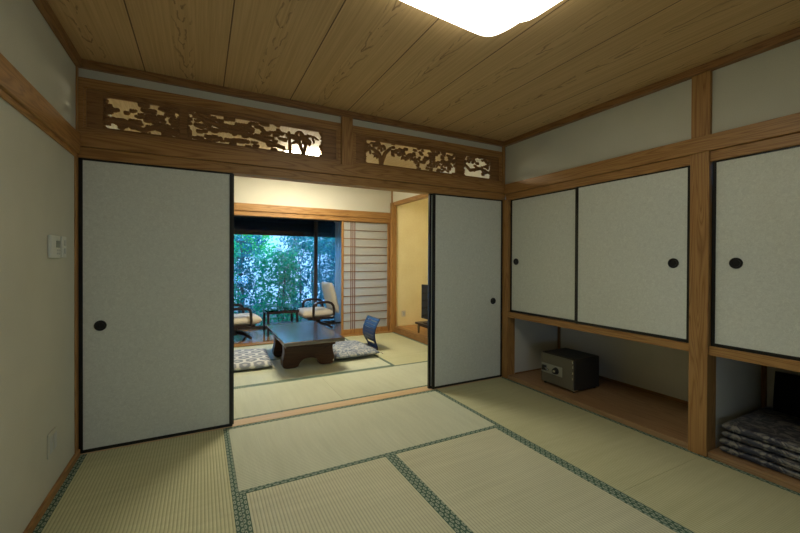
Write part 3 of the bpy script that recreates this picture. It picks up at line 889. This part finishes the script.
easy_chair((1.735, 6.28, 0), R(184), 'cream high-backed armchair with looped dark arms beside the window curtain')
st = empty('side_table', (1.105, 6.17, 0), label='small glass-topped dark side table between the two veranda armchairs', cat='side table')
MB().box(-.25, .25, -.24, .24, .372, .382).build('glass_top', 'tglass', st, .002)
f = MB().box(-.24, .24, -.23, -.20, .335, .371).box(-.24, .24, .20, .23, .335, .371).box(-.24, -.21, -.20, .20, .335, .371).box(.21, .24, -.20, .20, .335, .371)
f.build('top_frame', 'darkw', st, .003)
for x in (-.218, .218):
    for y in (-.205, .205): MB().tube([(x, y, 0), (x * 1.0, y, .12), (x * .98, y * .98, .335)], .014, 8, r2=.02).build('leg', 'darkw', st)
MB().box(-.205, .205, -.20, .20, .13, .145).build('lower_shelf', 'darkw', st, .003)

# ------------------------------------------------------------------ television on its stand
ts = empty('tv_stand', (3.00, 4.46, .088), label='low dark wooden stand under the television in the alcove', cat='tv stand')
MB().box(-.20, .20, -.40, .40, .130, .158).build('top', 'darkw', ts, .004)
MB().box(-.17, .17, -.36, .36, .105, .130).build('apron', 'darkw', ts, .002)
for x in (-.165, .165):
    for y in (-.35, .35): MB().tube([(x, y, 0), (x, y, .11)], .014, 8, r2=.020).build('leg', 'zataku', ts)
tv = empty('television', (2.95, 4.46, .246), label='black flat television standing in the alcove, half hidden by the right sliding door', cat='television')
MB().box(-.03, .02, -.37, .42, .045, .550).build('casing', 'tv', tv, .006)
MB().box(-.032, -.030, -.352, .402, .068, .532).build('screen', 'tvs', tv)
MB().box(-.015, .015, -.05, .05, .018, .09).build('neck', 'tv', tv, .003)
MB().box(-.12, .12, -.22, .22, 0, .018).build('foot', 'tv', tv, .006)

# ------------------------------------------------------------------ garden
struct('wall_garden', MB().box(-7, 11, 13.0, 13.2, -.31, 2.6), 'gwall')
def shrub(name, label, x, y, h, rx, ry, n, lm, seed, z0=.25, trunks=3, L=.075, bark_r=.018):
    rnd = random.Random(seed)
    t = empty(name, (x, y, -.30), label=label, cat='shrub' if 'shrub' in name else 'tree', group='plants outside the garden window')
    tr = MB(); tips = []
    for k in range(trunks):
        bx, by = rnd.uniform(-.18, .18) * rx * 2, rnd.uniform(-.12, .12)
        pts = [(bx, by, 0)]; q = 5
        for i in range(1, q + 1): pts.append((bx + rnd.uniform(-.06, .06) * i * rx * .7, by + rnd.uniform(-.05, .05) * i, h * .92 * i / q))
        tr.tube(pts, bark_r, 7, r2=.005)
        for i in range(2, q + 1):
            for m in range(4):
                a = rnd.uniform(0, 2 * math.pi); l = rnd.uniform(.4, .95)
                e = (pts[i][0] + math.cos(a) * rx * l, pts[i][1] + math.sin(a) * ry * l, pts[i][2] + rnd.uniform(-.10, .25))
                tr.tube([pts[i], ((pts[i][0] + e[0]) / 2, (pts[i][1] + e[1]) / 2, (pts[i][2] + e[2]) / 2 + .05), e], .005, 5, r2=.002); tips.append(e)
    tr.build('stems', 'bark', t)
    vs = []; fs = []
    for k in range(n // 7):
        a = rnd.uniform(0, 2 * math.pi); r = math.sqrt(rnd.random()); zz = z0 + (h - z0) * rnd.random()
        tap = math.sin(min(1, max(.12, (zz - z0) / (h - z0) * 1.0)) * math.pi * .5 + .5) if zz > h * .7 else 1
        cx, cy = math.cos(a) * r * rx * tap, math.sin(a) * r * ry * tap
        for m in range(7):
            p = Vector((cx + rnd.gauss(0, .05), cy + rnd.gauss(0, .05), zz + rnd.gauss(0, .045)))
            d = Vector((rnd.gauss(0, 1), rnd.gauss(0, 1), rnd.gauss(-.5, .6))).normalized()
            sd = d.cross(Vector((rnd.gauss(0, 1), rnd.gauss(0, 1), rnd.gauss(0, 1)))).normalized()
            nn = d.cross(sd); l = L * rnd.uniform(.6, 1.25); w = l * .26
            b = len(vs)
            vs += [p, p + d * l * .5 + sd * w + nn * w * .25, p + d * l, p + d * l * .5 - sd * w + nn * w * .25, p + d * l * .5]
            fs += [(b, b + 1, b + 4), (b + 1, b + 2, b + 4), (b + 2, b + 3, b + 4), (b + 3, b, b + 4)]
    me = bpy.data.meshes.new('foliage'); me.from_pydata(vs, [], fs); me.materials.append(M[lm])
    o = bpy.data.objects.new('foliage', me); C.objects.link(o); o.parent = t
    return t
shrub('garden_shrub', 'low leafy shrub nearest the window, behind the left veranda armchair', .25, 8.25, 1.80, .42, .26, 3100, 'leafA', 1, .1)
shrub('garden_shrub', 'bright green shrub nearest the window, behind the glass side table', 1.42, 8.25, 1.65, .44, .26, 3100, 'leafA', 2, .1)
shrub('garden_shrub', 'dark green shrub nearest the window, behind the right veranda armchair', 2.62, 8.25, 1.95, .44, .26, 3100, 'leafB', 3, .1)
shrub('garden_shrub', 'blue-green shrub of the second row, left of the garden view', .85, 9.30, 2.0, .50, .28, 3400, 'leafB', 4, .1)
shrub('garden_shrub', 'blue-green shrub of the second row, just left of the dark window stile', 2.10, 9.30, 2.1, .48, .28, 3400, 'leafB', 5, .1)
shrub('garden_shrub', 'blue-green shrub of the second row, seen through the right pane and curtain', 3.35, 9.30, 2.3, .50, .28, 3400, 'leafA', 9, .1)
shrub('garden_tree', 'tall tree with pale green overhanging leaves at upper left of the garden view', .75, 10.6, 3.1, 1.0, .34, 6500, 'leafC', 6, 1.55, 2, .085, .045)
shrub('garden_tree', 'tall tree with darker green canopy at upper right of the garden view', 3.05, 10.6, 3.1, 1.05, .34, 6200, 'leafA', 8, 1.65, 2, .085, .045)

# ------------------------------------------------------------------ light
W = bpy.data.worlds.new('World'); S.world = W; W.use_nodes = True
nt = W.node_tree; bg = nt.nodes['Background']
bg.inputs[0].default_value = (.20, .48, 1.0, 1); bg.inputs[1].default_value = 9.0
def portal(x0, x1, y, z0, z1, flip):
    l = bpy.data.lights.new('portal', 'AREA'); l.shape = 'RECTANGLE'; l.size = x1 - x0; l.size_y = z1 - z0
    l.cycles.is_portal = True
    o = bpy.data.objects.new('daylight_portal', l); C.objects.link(o); o.location = ((x0 + x1) / 2, y, (z0 + z1) / 2)
    o.rotation_euler = (R(90) * (-1 if flip else 1), 0, 0)
    return o
portal(-.65, 2.42, YW + .12, 0, 1.9, True)
portal(.7, 1.5, YN - .12, .25, .60, False)

# ------------------------------------------------------------------ camera
cam = bpy.data.cameras.new('camera'); co = bpy.data.objects.new('camera', cam); C.objects.link(co)
cam.sensor_width = 36; cam.lens = 378.8 / 800 * 36; cam.clip_start = .02
cam.shift_y = -4.5 / 800
yw, pi_, ro = R(27.647), R(-.357), R(.24)
F = Vector((math.sin(yw) * math.cos(pi_), math.cos(yw) * math.cos(pi_), math.sin(pi_)))
R0 = Vector((math.cos(yw), -math.sin(yw), 0)); U0 = R0.cross(F)
Rv = R0 * math.cos(ro) + U0 * math.sin(ro); Uv = -R0 * math.sin(ro) + U0 * math.cos(ro)
m = Matrix((( Rv.x, Uv.x, -F.x, 0), (Rv.y, Uv.y, -F.y, 0), (Rv.z, Uv.z, -F.z, 1.165), (0, 0, 0, 1)))
co.matrix_world = m
S.camera = co
S.view_settings.view_transform = 'Standard'; S.view_settings.look = 'None'
S.view_settings.exposure = 0; S.view_settings.gamma = 1
